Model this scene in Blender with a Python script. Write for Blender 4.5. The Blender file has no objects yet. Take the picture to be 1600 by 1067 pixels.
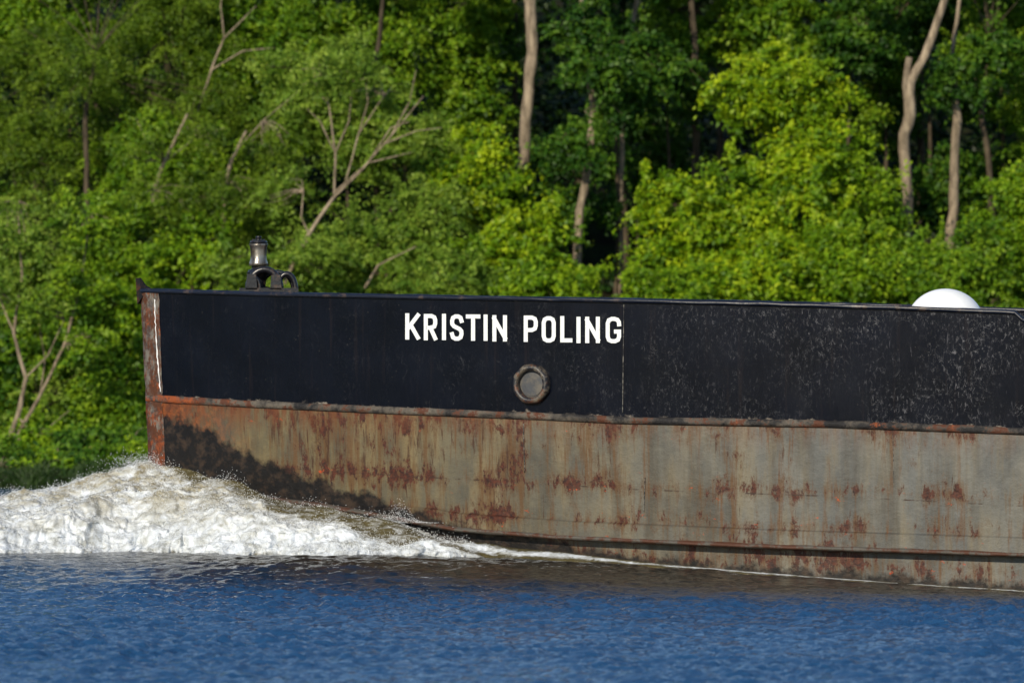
import bpy, math, random
import numpy as np
from mathutils import Vector, noise
rng=np.random.default_rng(7); random.seed(7)
scene=bpy.context.scene; col=scene.collection
K=12000.0; HZ=500.0; EYE=5.0; CY=-150.0
def Wp(px,py,d):
    return ((px-800)*d/K, CY+d, EYE+(HZ-py)*d/K)
def sm(a,b,x):
    t=np.clip((x-a)/(b-a),0,1); return t*t*(3-2*t)
# ---------------------------------------------------------------- nodes
class NT:
    def __init__(s,name):
        s.m=bpy.data.materials.new(name); s.m.use_nodes=True
        s.t=s.m.node_tree; s.t.nodes.clear()
        s.out=s.n('ShaderNodeOutputMaterial')
    def n(s,ty,**k):
        nd=s.t.nodes.new(ty)
        for a,v in k.items(): setattr(nd,a,v)
        return nd
    def L(s,a,b): s.t.links.new(a,b)
    def put(s,sock,v):
        if isinstance(v,bpy.types.NodeSocket): s.L(v,sock)
        else: sock.default_value=v
    def attr(s,name,out='Fac'): return s.n('ShaderNodeAttribute',attribute_name=name).outputs[out]
    def obj(s): return s.n('ShaderNodeTexCoord').outputs['Object']
    def uv(s): return s.n('ShaderNodeTexCoord').outputs['UV']
    def mapp(s,v,sc=(1,1,1),loc=(0,0,0)):
        m=s.n('ShaderNodeMapping'); s.L(v,m.inputs[0]); m.inputs['Scale'].default_value=sc; m.inputs['Location'].default_value=loc
        return m.outputs[0]
    def noise(s,v,scale=1,detail=5,rough=.55,dist=0,out=0):
        n=s.n('ShaderNodeTexNoise'); s.L(v,n.inputs['Vector'])
        n.inputs['Scale'].default_value=scale; n.inputs['Detail'].default_value=detail
        n.inputs['Roughness'].default_value=rough; n.inputs['Distortion'].default_value=dist
        return n.outputs[out]
    def mr(s,v,a,b,c=0.,d=1.):
        n=s.n('ShaderNodeMapRange'); s.put(n.inputs[0],v)
        for i,q in enumerate((a,b,c,d)): s.put(n.inputs[1+i],q)
        return n.outputs[0]
    def math(s,op,a,b=0.):
        n=s.n('ShaderNodeMath',operation=op); s.put(n.inputs[0],a); s.put(n.inputs[1],b); return n.outputs[0]
    def mix(s,f,a,b,bt='MIX'):
        n=s.n('ShaderNodeMix',data_type='RGBA',blend_type=bt)
        s.put(n.inputs[0],f)
        s.put(n.inputs[6],a if isinstance(a,bpy.types.NodeSocket) else (*a,1))
        s.put(n.inputs[7],b if isinstance(b,bpy.types.NodeSocket) else (*b,1))
        return n.outputs[2]
    def sep(s,v):
        n=s.n('ShaderNodeSeparateXYZ'); s.L(v,n.inputs[0]); return n.outputs
    def bump(s,h,st=.5,d=.02):
        n=s.n('ShaderNodeBump'); s.L(h,n.inputs['Height']); s.put(n.inputs['Strength'],st); n.inputs['Distance'].default_value=d
        return n.outputs[0]
    def pr(s,c,rough=.5,normal=None,metal=0.,spec=.5,**k):
        n=s.n('ShaderNodeBsdfPrincipled')
        s.put(n.inputs['Base Color'],c if isinstance(c,bpy.types.NodeSocket) else (*c,1))
        s.put(n.inputs['Roughness'],rough); s.put(n.inputs['Metallic'],metal); s.put(n.inputs['Specular IOR Level'],spec)
        if normal is not None: s.L(normal,n.inputs['Normal'])
        for a,v in k.items(): s.put(n.inputs[a],v)
        return n.outputs[0]
    def fin(s,sh): s.L(sh,s.out.inputs[0]); return s.m
def make(name,verts,faces,mat,parent=None,smooth=False,kind=None,label=None,category=None):
    me=bpy.data.meshes.new(name)
    me.from_pydata([tuple(map(float,v)) for v in verts],[],faces); me.update()
    if smooth:
        me.polygons.foreach_set('use_smooth',[True]*len(me.polygons))
    if mat: me.materials.append(mat)
    o=bpy.data.objects.new(name,me); col.objects.link(o)
    if parent: o.parent=parent
    if kind: o['kind']=kind
    if label: o['label']=label
    if category: o['category']=category
    return o
def empty(name,loc=(0,0,0),label=None,category=None,group=None,parent=None):
    o=bpy.data.objects.new(name,None); o.location=loc; o.empty_display_size=.3; col.objects.link(o)
    if label: o['label']=label
    if category: o['category']=category
    if group: o['group']=group
    if parent: o.parent=parent
    return o
def fastmesh(name,V,nper,mat,attrs={},smooth=False):
    n=len(V); npol=n//nper
    me=bpy.data.meshes.new(name); me.vertices.add(n); me.vertices.foreach_set('co',V.astype(np.float32).ravel())
    me.loops.add(n); me.loops.foreach_set('vertex_index',np.arange(n,dtype=np.int32))
    me.polygons.add(npol); me.polygons.foreach_set('loop_start',np.arange(0,n,nper,dtype=np.int32))
    try: me.polygons.foreach_set('loop_total',np.full(npol,nper,dtype=np.int32))
    except Exception: pass
    me.update(calc_edges=True)
    for a,v in attrs.items():
        at=me.attributes.new(a,'FLOAT','POINT'); at.data.foreach_set('value',v.astype(np.float32))
    me.materials.append(mat); return me
def grid(name,X,Y,Z,mat,attrs={},kind=None,smooth=True,parent=None):
    ny,nx=X.shape
    V=np.stack([X,Y,Z],-1).reshape(-1,3)
    idx=np.arange(nx*ny).reshape(ny,nx)
    F=np.stack([idx[:-1,:-1],idx[:-1,1:],idx[1:,1:],idx[1:,:-1]],-1).reshape(-1,4)
    me=bpy.data.meshes.new(name); me.vertices.add(len(V)); me.vertices.foreach_set('co',V.astype(np.float32).ravel())
    me.loops.add(F.size); me.loops.foreach_set('vertex_index',F.astype(np.int32).ravel())
    me.polygons.add(len(F)); me.polygons.foreach_set('loop_start',np.arange(0,F.size,4,dtype=np.int32))
    try: me.polygons.foreach_set('loop_total',np.full(len(F),4,dtype=np.int32))
    except Exception: pass
    me.polygons.foreach_set('use_smooth',np.full(len(F),smooth))
    me.update(calc_edges=True)
    for a,v in attrs.items():
        at=me.attributes.new(a,'FLOAT','POINT'); at.data.foreach_set('value',v.astype(np.float32).ravel())
    me.materials.append(mat)
    o=bpy.data.objects.new(name,me); col.objects.link(o)
    if kind: o['kind']=kind
    if parent: o.parent=parent
    return o
def tube(V,F,pts,rad,n=7,closed=False,cap=True):
    pts=[Vector(p) for p in pts]; m=len(pts); base=len(V)
    for i,p in enumerate(pts):
        if closed: t=pts[(i+1)%m]-pts[i-1]
        else: t=pts[min(i+1,m-1)]-pts[max(i-1,0)]
        t.normalize()
        ref=Vector((0,1,0)) if abs(t.y)<.9 else Vector((1,0,0))
        a=t.cross(ref).normalized(); b=t.cross(a)
        r=rad[i] if hasattr(rad,'__len__') else rad
        for k in range(n):
            an=2*math.pi*k/n; V.append(tuple(p+a*(math.cos(an)*r)+b*(math.sin(an)*r)))
    for i in range(m if closed else m-1):
        for k in range(n):
            j=(i+1)%m
            F.append((base+i*n+k,base+i*n+(k+1)%n,base+j*n+(k+1)%n,base+j*n+k))
    if cap and not closed:
        F.append(tuple(base+k for k in range(n))[::-1]); F.append(tuple(base+(m-1)*n+k for k in range(n)))
def lathe(V,F,prof,c,n=28,axis='z'):
    base=len(V); m=len(prof)
    for r,h in prof:
        for k in range(n):
            a=2*math.pi*k/n; V.append((c[0]+r*math.cos(a),c[1]+r*math.sin(a),c[2]+h))
    for i in range(m-1):
        for k in range(n):
            F.append((base+i*n+k,base+i*n+(k+1)%n,base+(i+1)*n+(k+1)%n,base+(i+1)*n+k))
# ---------------------------------------------------------------- camera / light
cam=bpy.data.cameras.new('camera'); co=bpy.data.objects.new('camera',cam); col.objects.link(co)
co.location=(0,CY,EYE); cam.lens=36*K/1600; cam.sensor_width=36; cam.clip_end=6000; cam.clip_start=1
co.rotation_euler=(math.pi/2-(533.5-HZ)/K,0,0)
cam.dof.use_dof=True; cam.dof.focus_distance=148.5; cam.dof.aperture_fstop=1.7
scene.camera=co
S=Vector((-.36,-.80,.44)).normalized()
sl=bpy.data.lights.new('sun','SUN'); so=bpy.data.objects.new('sun',sl); col.objects.link(so)
so.rotation_euler=(-S).to_track_quat('-Z','Y').to_euler(); sl.energy=4.8; sl.angle=math.radians(.5); sl.color=(1,.89,.70)
w=bpy.data.worlds.new('World'); scene.world=w; w.use_nodes=True
nt=w.node_tree; bg=nt.nodes['Background']; sk=nt.nodes.new('ShaderNodeTexSky'); sk.sky_type='NISHITA'; sk.sun_disc=False
sk.sun_elevation=math.asin(S.z); sk.sun_rotation=math.atan2(S.x,S.y); sk.air_density=1.0; sk.dust_density=.2; sk.ozone_density=3
nt.links.new(sk.outputs[0],bg.inputs[0]); bg.inputs[1].default_value=.13
scene.view_settings.view_transform='Standard'; scene.view_settings.look='None'; scene.view_settings.exposure=0
# ---------------------------------------------------------------- ship geometry
TH=math.radians(14); AX=np.array([math.cos(TH),-math.sin(TH)]); AN=np.array([-math.sin(TH),-math.cos(TH)])
STEM=np.array([-7.42,5.0]); HB=4.0; LB=15.0
def half(u,z):
    u=np.maximum(u,0.)
    top=HB*(1-(1-np.minimum(u,LB)/LB)**2.2)
    low=HB*(1-(1-np.minimum(u,LB)/LB)**1.75)*.985
    f=sm(-1.0,3.6,z)
    return .14+low*(1-f)+top*f
def ush(u,z): return u+(5.7-z)*.05*np.exp(-u/1.5)
def world(u,v):
    p=STEM+np.outer(np.atleast_1d(u),AX)+np.outer(np.atleast_1d(v),AN)
    return p[:,0],p[:,1]
U=np.concatenate([np.linspace(0,2,17)[:-1],np.linspace(2,19,120)[:-1],np.linspace(19,30,14)])
def lineZ(pxs,pys,u):
    z=np.full(len(u),3.)
    for _ in range(4):
        x,y=world(ush(u,z),half(u,z)); d=y-CY; px=800+K*x/d
        py=np.interp(px,pxs,pys); z=EYE-(py-HZ)*d/K
    return z
topT=([225,400,635,800,1000,1200,1400,1586,1602,2600],[454,459,464,466.5,470.5,475,481,488,503,530])
knT=([232,400,640,850,970,1300,1600,2600],[621,630,641,649,655,661,672,700])
chT=([232,500,720,900,1200,1600,2600],[760,790,829,842,855,868,900])
zt=lineZ(*topT,U); zk=lineZ(*knT,U); zc=lineZ(*chT,U)
def px_of(u,z):
    x,y=world(ush(u,z),half(u,z)); return 800+K*x/(y-CY)
pxm=px_of(U,np.full(len(U),4.2))
def hp(px,py,off=0.):
    """point of the port hull side"""
    u=np.interp(px,pxm,U); z=4.
    for _ in range(5):
        x,y=world(ush(u,z),half(u,z)); d=y[0]-CY; cur=800+K*x[0]/d
        u+=(px-cur)*d/K; z=EYE-(py-HZ)*d/K
    return surf(u,z,off)
def surf(u,z,off=0.,side=1):
    x,y=world(ush(u,z),half(u,z)*side); x2,y2=world(ush(u+.05,z),half(u+.05,z)*side)
    t=np.array([x2[0]-x[0],y2[0]-y[0]]); t/=np.linalg.norm(t); n=np.array([t[1],-t[0]])*side
    return (x[0]+n[0]*off,y[0]+n[1]*off,float(z))
# black bulwark
t=NT('black_hull_paint'); uv=t.uv(); s=t.sep(uv)
n1=t.noise(uv,.8,4); n2=t.noise(t.mapp(uv,(5,1.2,1)),1,6,.65)
base=t.mix(t.mr(n1,.35,.7),(.0012,.0020,.0052),(.0028,.0042,.0098))
base=t.mix(t.mr(n2,.62,.82,0,.30),base,(.018,.018,.026))
aft=t.mr(s[0],8.,18.,.06,1.)
scr=t.noise(t.mapp(uv,(9,5,1)),1.6,10,.85,.5); region=t.noise(uv,.7,5,.6)
sc=t.math('MULTIPLY',t.mr(scr,.54,.61),t.math('MULTIPLY',t.mr(region,.42,.58),aft))
base=t.mix(t.math('MULTIPLY',sc,.75),base,(.15,.15,.165))
sc2=t.noise(t.mapp(uv,(14,1.6,1),(2,2,0)),1.2,8,.75,.4)
base=t.mix(t.math('MULTIPLY',t.math('MULTIPLY',t.mr(sc2,.62,.67),aft),.5),base,(.13,.13,.15))
hair=t.noise(t.mapp(uv,(3,2,1),(4,4,0)),1.2,4,.6,1.5)
hl=t.mr(t.math('ABSOLUTE',t.math('SUBTRACT',hair,.5)),0,.006,1,0)
base=t.mix(t.math('MULTIPLY',hl,t.math('MULTIPLY',t.mr(t.noise(uv,1.7,4),.54,.6),t.mr(s[0],4,15,.08,.7))),base,(.15,.15,.16))
vor=t.n('ShaderNodeTexVoronoi'); t.L(t.mapp(uv,(4,4,1)),vor.inputs['Vector']); vor.inputs['Scale'].default_value=1.4
base=t.mix(t.mr(vor.outputs['Distance'],.03,.05,.5,0),base,(.14,.13,.12))
edge=t.mr(t.math('ADD',s[1],t.math('MULTIPLY',t.noise(uv,5,6,.7),.36)),.20,.24,1,0)
base=t.mix(t.math('MULTIPLY',edge,t.mr(t.noise(uv,1.3,3),.45,.55)),base,(.19,.165,.14))
stk=t.noise(t.mapp(uv,(7,.35,1)),1.,5,.6)
base=t.mix(t.mr(stk,.57,.75,0,.22),base,(.03,.02,.018))
hb=t.math('ADD',t.math('MULTIPLY',t.noise(t.mapp(uv,(1.,.5,1)),1.2,2),1.),t.math('MULTIPLY',scr,.04))
M_black=t.fin(t.pr(base,t.mr(n2,.3,.7,.20,.32),t.bump(hb,.4,.05),spec=.12))
# lower plating
t=NT('weathered_grey_plating'); uv=t.uv(); s=t.sep(uv); boot=t.attr('boot')
n1=t.noise(uv,.7,6,.65); lr=t.mr(s[0],5,15)
g=t.mix(lr,(.132,.110,.062),(.125,.128,.122))
g=t.mix(t.mr(n1,.40,.60),g,t.mix(lr,(.072,.066,.048),(.088,.090,.086)))
bigt=t.noise(t.mapp(uv,(.8,.25,1),(3,1,0)),1.3,4,.6)
g=t.mix(t.mr(bigt,.47,.62,0,.75),g,t.mix(lr,(.190,.138,.060),(.165,.156,.128)))
fine=t.noise(t.mapp(uv,(4,.6,1)),1,7,.65)
g=t.mix(t.mr(fine,.48,.72,0,.5),g,(.17,.130,.066))
g=t.mix(t.mr(t.noise(t.mapp(uv,(2.4,.22,1),(3,9,0)),1,5,.55),.50,.66,0,.65),g,(.052,.046,.036))
g=t.mix(t.mr(t.noise(uv,14,6,.8),.52,.72,0,.4),g,(.06,.052,.042))
def band(c,wd): 
    return t.mr(t.math('ABSOLUTE',t.math('SUBTRACT',s[1],c)),0.,wd,1.,0.)
b1=band(-.02,.5); b2=band(-1.30,.34); b3=band(-2.0,.35); b4=band(-2.7,.6)
bs=t.math('MAXIMUM',t.math('MAXIMUM',b1,b2),t.math('MAXIMUM',b3,t.math('MULTIPLY',b4,1.2)))
big=t.noise(t.mapp(uv,(.9,.7,1),(5,2,0)),1,3,.6)
bigs=t.math('MULTIPLY',t.math('SUBTRACT',big,.5),.55)
fwd=t.mr(s[0],5,15,.03,-.015)
rn=t.noise(t.mapp(uv,(5.,1.9,1)),1.,10,.8,.25)
rv=t.math('ADD',t.math('ADD',rn,t.math('MULTIPLY',bs,.13)),bigs)
rv=t.math('ADD',rv,fwd)
run=t.noise(t.mapp(uv,(7,.42,1),(1,1,0)),1,8,.70,.12)
rv2=t.math('ADD',t.math('ADD',run,fwd),t.math('ADD',t.math('MULTIPLY',bs,.06),t.math('MULTIPLY',bigs,.7)))
g=t.mix(t.mr(rv2,.53,.65,0,.8),g,(.100,.050,.020))
g=t.mix(t.mr(rv,.56,.65,0,.5),g,(.095,.055,.028))
run2=t.noise(t.mapp(uv,(9,.7,1),(8,4,0)),1,9,.75,.1)
g=t.mix(t.mr(t.math('ADD',t.math('ADD',run2,fwd),t.math('MULTIPLY',bigs,.6)),.605,.64,0,.85),g,(.048,.023,.014))
rustc=t.mix(t.mr(t.noise(uv,11,6,.75),.38,.62),(.022,.012,.011),(.090,.028,.016))
g=t.mix(t.mr(rv,.645,.665),g,rustc)
spot=t.noise(t.mapp(uv,(1.8,2.6,1),(2,7,0)),1.7,8,.75)
g=t.mix(t.math('MULTIPLY',t.mr(spot,.635,.65),t.mr(bs,.1,.4)),g,(.34,.058,.018))
g=t.mix(t.math('MULTIPLY',t.mr(t.math('ABSOLUTE',t.math('ADD',s[1],t.math('ADD',t.math('MULTIPLY',s[0],.012),1.22))),.006,.018,1,0),t.mr(t.noise(uv,2.5,5,.7),.5,.6)),g,(.04,.025,.018))
bow=t.mr(s[0],.3,2.8,1,0)
g=t.mix(t.math('MULTIPLY',bow,t.mr(t.noise(uv,3,8,.75),.38,.52,.0,.95)),g,t.mix(t.mr(t.noise(uv,6,6,.7),.45,.6),(.09,.030,.014),(.25,.070,.018)))
upr=t.math('MULTIPLY',t.mr(s[1],-.6,-.02,0,1),t.mr(s[0],4,10,1,.35))
g=t.mix(t.math('MULTIPLY',upr,t.mr(t.noise(t.mapp(uv,(6,1.,1),(7,0,0)),1,8,.7),.43,.55,0,.9)),g,(.125,.042,.017))
bt=t.math('ADD',boot,t.math('MULTIPLY',t.math('SUBTRACT',t.noise(t.mapp(uv,(2.0,1.8,1)),1,9,.68),.5),.9))
g=t.mix(t.mr(bt,-.05,.09,1,0),g,t.mix(t.mr(t.noise(uv,4,6,.7),.48,.62),(.008,.007,.007),(.036,.024,.017)))
vy=t.noise(uv,7,6,.7)
M_grey=t.fin(t.pr(g,.52,t.bump(t.math('ADD',vy,t.math('MULTIPLY',t.noise(t.mapp(uv,(1.,.5,1)),1.2,2),5.)),.6,.035),spec=.22))
t=NT('rusty_strake_paint'); o=t.obj(); ox=t.sep(o)[0]
c=t.mix(t.mr(t.noise(o,1.3,5,.7),.42,.58),(.018,.017,.018),(.125,.108,.088))
c=t.mix(t.mr(t.noise(o,2.6,8,.75),.52,.58),c,(.085,.032,.018))
c=t.mix(t.mr(t.math('ADD',t.noise(o,1.6,7,.78),t.mr(ox,0,4.5,.10,-.03)),.58,.66),c,(.24,.060,.018))
M_strake=t.fin(t.pr(c,.6,t.bump(t.noise(o,12,6,.7),.9,.04),spec=.25))
t=NT('dark_strake_paint'); o=t.obj()
c=t.mix(t.mr(t.noise(o,2.3,8,.75),.46,.54),(.080,.074,.064),(.070,.028,.016))
M_strake2=t.fin(t.pr(c,.6,t.bump(t.noise(o,12,6,.7),.7,.03),spec=.3))
t=NT('rail_paint'); o=t.obj()
M_rail=t.fin(t.pr(t.mix(t.mr(t.noise(o,3,6,.7),.55,.62),(.006,.009,.020),(.05,.037,.034)),.38,t.bump(t.noise(o,4,5),.4,.04),spec=.4))
t=NT('stem_rusty_paint'); o=t.obj(); oz=t.sep(o)[2]
c=t.mix(t.mr(t.noise(o,4,7,.75),.40,.56),(.042,.040,.042),(.16,.145,.125))
c=t.mix(t.mr(t.noise(t.mapp(o,(4,4,2.)),1,9,.8),.46,.53),c,(.075,.029,.015))
c=t.mix(t.mr(t.noise(t.mapp(o,(5,5,3.)),1.3,8,.8),.55,.60),c,(.20,.055,.018))
lowm=t.mr(oz,2.6,3.5,.12,0.)
c=t.mix(t.mr(t.math('ADD',t.noise(o,3.8,9,.78),lowm),.57,.65,0,.9),c,t.mix(t.mr(t.noise(o,9,5,.7),.4,.6),(.070,.023,.013),(.24,.058,.018)))
M_stem=t.fin(t.pr(c,.7,t.bump(t.noise(o,9,6,.7),.8,.04),spec=.2))
t=NT('stem_head_paint'); o=t.obj()
M_head=t.fin(t.pr(t.mix(t.mr(t.noise(o,5,8,.75),.50,.58),(.010,.010,.012),(.075,.028,.016)),.8,spec=.1))
t=NT('white_lettering_paint'); o=t.obj()
M_white=t.fin(t.pr(t.mix(t.mr(t.noise(o,9,7,.75),.56,.70,0,.6),(.70,.73,.74),(.36,.36,.34)),.5))
t=NT('white_dome_paint'); o=t.obj()
M_dome=t.fin(t.pr(t.mix(t.mr(t.noise(o,3,5),.5,.8,0,.2),(.82,.84,.86),(.6,.58,.52)),.45))
t=NT('deck_paint'); o=t.obj()
M_deck=t.fin(t.pr(t.mix(t.mr(t.noise(o,1.3,7,.7),.45,.6),(.06,.035,.028),(.11,.06,.04)),.8))
t=NT('worn_drum_steel'); o=t.obj()
M_steel=t.fin(t.pr(t.mix(t.mr(t.noise(t.mapp(o,(6,6,2)),1,6),.4,.62),(.10,.075,.055),(.36,.33,.29)),.30,t.bump(t.noise(o,18,4),.3,.01),metal=.75))
t=NT('black_machinery_paint'); o=t.obj()
M_mach=t.fin(t.pr(t.mix(t.mr(t.noise(o,6,6,.7),.55,.62),(.008,.008,.011),(.05,.033,.025)),.33,t.bump(t.noise(o,15,4),.4,.01)))
t=NT('hawse_worn_steel'); o=t.obj(); oz=t.sep(o)[2]
c=t.mix(t.mr(t.noise(o,6,7,.7),.46,.58),(.008,.008,.012),(.12,.10,.075))
c=t.mix(t.mr(t.math('ADD',t.noise(o,7,7,.75),t.mr(oz,3.3,3.8,.14,0)),.58,.64),c,(.10,.040,.020))
M_hawse=t.fin(t.pr(c,.45,t.bump(t.noise(o,14,6,.65),.5,.02)))
t=NT('hawse_cover_paint'); o=t.obj()
M_cover=t.fin(t.pr(t.mix(t.mr(t.noise(o,4,6,.7),.45,.62),(.040,.043,.050),(.095,.085,.07)),.5,t.bump(t.noise(o,8,5,.6),.25,.015)))
t=NT('weld_bead_steel'); o=t.obj()
M_weld=t.fin(t.pr(t.mix(t.mr(t.noise(o,9,4,.7),.46,.56),(.012,.012,.014),(.16,.15,.13)),.6))
ship=empty('tanker_ship',(float(STEM[0]),float(STEM[1]),0),'black and rust-streaked grey steel tanker bow pushing up white water','ship')
ship.matrix_world.translation=(float(STEM[0]),float(STEM[1]),0)
INV=Vector((-float(STEM[0]),-float(STEM[1]),0))
def smake(name,V,F,mat,smooth=False,parent=None,label=None):
    V=[(v[0]+INV.x,v[1]+INV.y,v[2]) for v in V]
    return make(name,V,F,mat,parent or ship,smooth,label=label)
def sidemesh(name,rowsz,mat,offf,smooth=True):
    V=[];F=[];UVs=[];boots=[]
    nr=len(rowsz)
    m=len(U)
    bu=[0,.4,1.4,2.5,3.1,4.5,5.7,6.9,8.,10,12,17,30]; bw=[-.28,-.33,-.55,-1.03,-1.20,-1.57,-1.84,-2.12,-2.36,-2.56,-2.76,-2.95,-3.05]
    for side in (1,-1):
        b0=len(V)
        for r in range(nr):
            for i in range(m):
                z=rowsz[r][i]; p=surf(U[i],z,offf(r,i),side); V.append(p)
                UVs.append((U[i],z-zk[i])); boots.append((z-zk[i])-np.interp(U[i],bu,bw))
        for r in range(nr-1):
            for i in range(m-1):
                a=b0+r*m+i
                f=(a,a+m,a+m+1,a+1)
                F.append(f if side==1 else f[::-1])
    o=smake(name,V,F,mat,smooth)
    ul=o.data.uv_layers.new(name='UVMap')
    for l in o.data.loops: ul.data[l.index].uv=UVs[l.vertex_index]
    at=o.data.attributes.new('boot','FLOAT','POINT'); at.data.foreach_set('value',np.array(boots,dtype=np.float32))
    return o
rows=[zt+(zk-zt)*k/6 for k in range(7)]
buck=lambda r,i: .007*math.sin(U[i]*5.1+.7)*math.sin(math.pi*r/6)
sidemesh('bulwark',rows,M_black,buck)
zb=np.full(len(U),-1.5)
step=sm(4,7,U)*.36
rows=[zk+(zc+step-zk)*k/7 for k in range(8)]+[zc+step-.03,zc+.0,zc-.03]+[zc-.03+(zb-zc+.03)*k/4 for k in range(1,5)]
sidemesh('hull_plating',rows,M_grey,lambda r,i:(0 if r<8 else (.085*sm(4,7,U[i]) if r<10 else -.12))+.010*math.sin(U[i]*4.3)*math.sin(math.pi*min(r,8)/8),smooth=False)
V=[];F=[]
m=len(U)
for i in range(m):
    for side in (1,-1):
        x,y=world(ush(U[i],zt[i]),(half(U[i],zt[i])-.01)*side); V.append((x[0],y[0],zt[i]-.28))
for i in range(m-1): F.append((2*i,2*i+2,2*i+3,2*i+1))
smake('deck',V,F,M_deck)
V=[surf(30,zt[-1],0,1),surf(30,zt[-1],0,-1),surf(30,-1.5,0,-1),surf(30,-1.5,0,1)]
smake('transom',V,[(0,1,2,3)],M_black)
def sweep(name,zl,ro,rh,mat,off=0,jit=0.,umax=30,umin=0.,seg=10):
    V=[];F=[]
    for side in (1,-1):
        b0=len(V); ids=[i for i in range(m) if umin<=U[i]<=umax]
        for i in ids:
            for k in range(seg):
                a=2*math.pi*k/seg
                j=jit*noise.noise(Vector((U[i]*2.3,k*.7,side)))
                V.append(surf(U[i],zl[i]+math.sin(a)*rh+j*.5,off+math.cos(a)*ro+j,side))
        for q in range(len(ids)-1):
            for k in range(seg):
                f=(b0+q*seg+k,b0+q*seg+(k+1)%seg,b0+(q+1)*seg+(k+1)%seg,b0+(q+1)*seg+k)
                F.append(f if side==-1 else f[::-1])
    return smake(name,V,F,mat,True)
sweep('top_rail',zt,.055,.045,M_rail,.02,.02)
sweep('rubbing_strake',zk-.02,.060,.075,M_strake,.0,.03)
sweep('lower_strake',zc+.02,.12,.050,M_strake2,.05,.03,umin=3)
# stem
V=[];F=[]
zl=np.linspace(5.58,-1.2,40); prof=[(.42,.012),(.28,.02),(.10,.03),(-.03,.0)]
for z in zl:
    ring=[]
    for uu,off in prof: ring.append(surf(max(uu,0),z,off,1) if uu>=0 else None)
    x,y=world(ush(0.,z)-.06,[.10]); ring[3]=(x[0],y[0],z)
    x,y=world(ush(0.,z)-.06,[-.10]); r2=[(x[0],y[0],z)]
    for uu,off in prof[:3][::-1]: r2.append(surf(uu,z,off,-1))
    ring+=r2
    j=.02*noise.noise(Vector((0,0,z*4)))
    V+=[(p[0]-j,p[1],p[2]) for p in ring]
R=len(ring)
for i in range(len(zl)-1):
    for k in range(R-1):
        F.append((i*R+k,i*R+k+1,(i+1)*R+k+1,(i+1)*R+k))
smake('stem',V,F,M_stem,True)
V=[];F=[]
hs=[(-.17,5.84),(-.09,5.85),(.02,5.70),(.12,5.63),(.26,5.60),(.28,5.50),(.0,5.46),(-.10,5.32)]
for v in (-.16,.16):
    for uu,z in hs:
        x,y=world(uu,[v*(1.0 if z<5.7 else .35)]); V.append((x[0],y[0],z))
q=len(hs); F.append(tuple(range(q))); F.append(tuple(range(q,2*q))[::-1])
for k in range(q): F.append((k,q+k,q+(k+1)%q,(k+1)%q))
smake('stem_head',V,F,M_head)
V=[];F=[]; pts=[]
for k in range(30):
    py=468+k*(612-468)/29; px=243+9*((k/29)**1.6)+1.2*noise.noise(Vector((k*.8,1,2)))
    pts.append(hp(px,py,.02))
tube(V,F,pts,[.006+.012*random.random() for _ in pts],6)
smake('plate_edge_weld',V,F,M_dome,True)
def weld(px0,py0,px1,py1,r=.009,mat=None):
    V=[];F=[]; pts=[hp(px0+(px1-px0)*k/24,py0+(py1-py0)*k/24,.006) for k in range(25)]
    tube(V,F,pts,[r*(.6+.7*random.random()) for _ in pts],6); smake('weld_seam',V,F,mat or M_weld,True)
weld(975,476,973,645); weld(818,662,820,738); weld(1008,746,1006,798); weld(1395,672,1397,760,.006)
# lettering
G={'K':[[(0,0),(0,1)],[(1,1),(.06,.40)],[(.34,.56),(1,0)]],
'R':[[(0,0),(0,1),(.6,1),(.9,.94),(1,.82),(1,.66),(.9,.53),(.6,.47),(.0,.47)],[(.5,.47),(1,0)]],
'P':[[(0,0),(0,1),(.6,1),(.9,.94),(1,.82),(1,.63),(.9,.5),(.6,.44),(.0,.44)]],
'I':[[(0,0),(0,1)]],
'S':[[(1,.80),(.9,.94),(.65,1),(.35,1),(.1,.94),(0,.8),(.02,.66),(.2,.56),(.8,.43),(.98,.34),(1,.2),(.9,.06),(.65,0),(.35,0),(.1,.06),(0,.2)]],
'T':[[(-.1,1),(1.1,1)],[(.5,.95),(.5,0)]],
'N':[[(0,0),(0,1)],[(0,.93),(1,.07)],[(1,0),(1,1)]],
'O':[[(0,.5),(0,.8),(.1,.94),(.35,1),(.65,1),(.9,.94),(1,.8),(1,.2),(.9,.06),(.65,0),(.35,0),(.1,.06),(0,.2),(0,.5)]],
'L':[[(0,1),(0,0),(1,0)]],
'G':[[(1,.76),(.98,.86),(.85,.96),(.6,1),(.35,1),(.1,.94),(0,.8),(0,.2),(.1,.06),(.35,0),(.65,0),(.9,.06),(1,.2),(1,.43),(.55,.43)]]}
lay=[('K',634,657),('R',663,684),('I',691,698),('S',704,725),('T',730,750),('I',756,763),('N',770,793),
     ('P',819,841),('O',847,869),('L',876,895),('I',901,908),('N',915,938),('G',947,971)]
SW=6.3; V=[];F=[]
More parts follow.
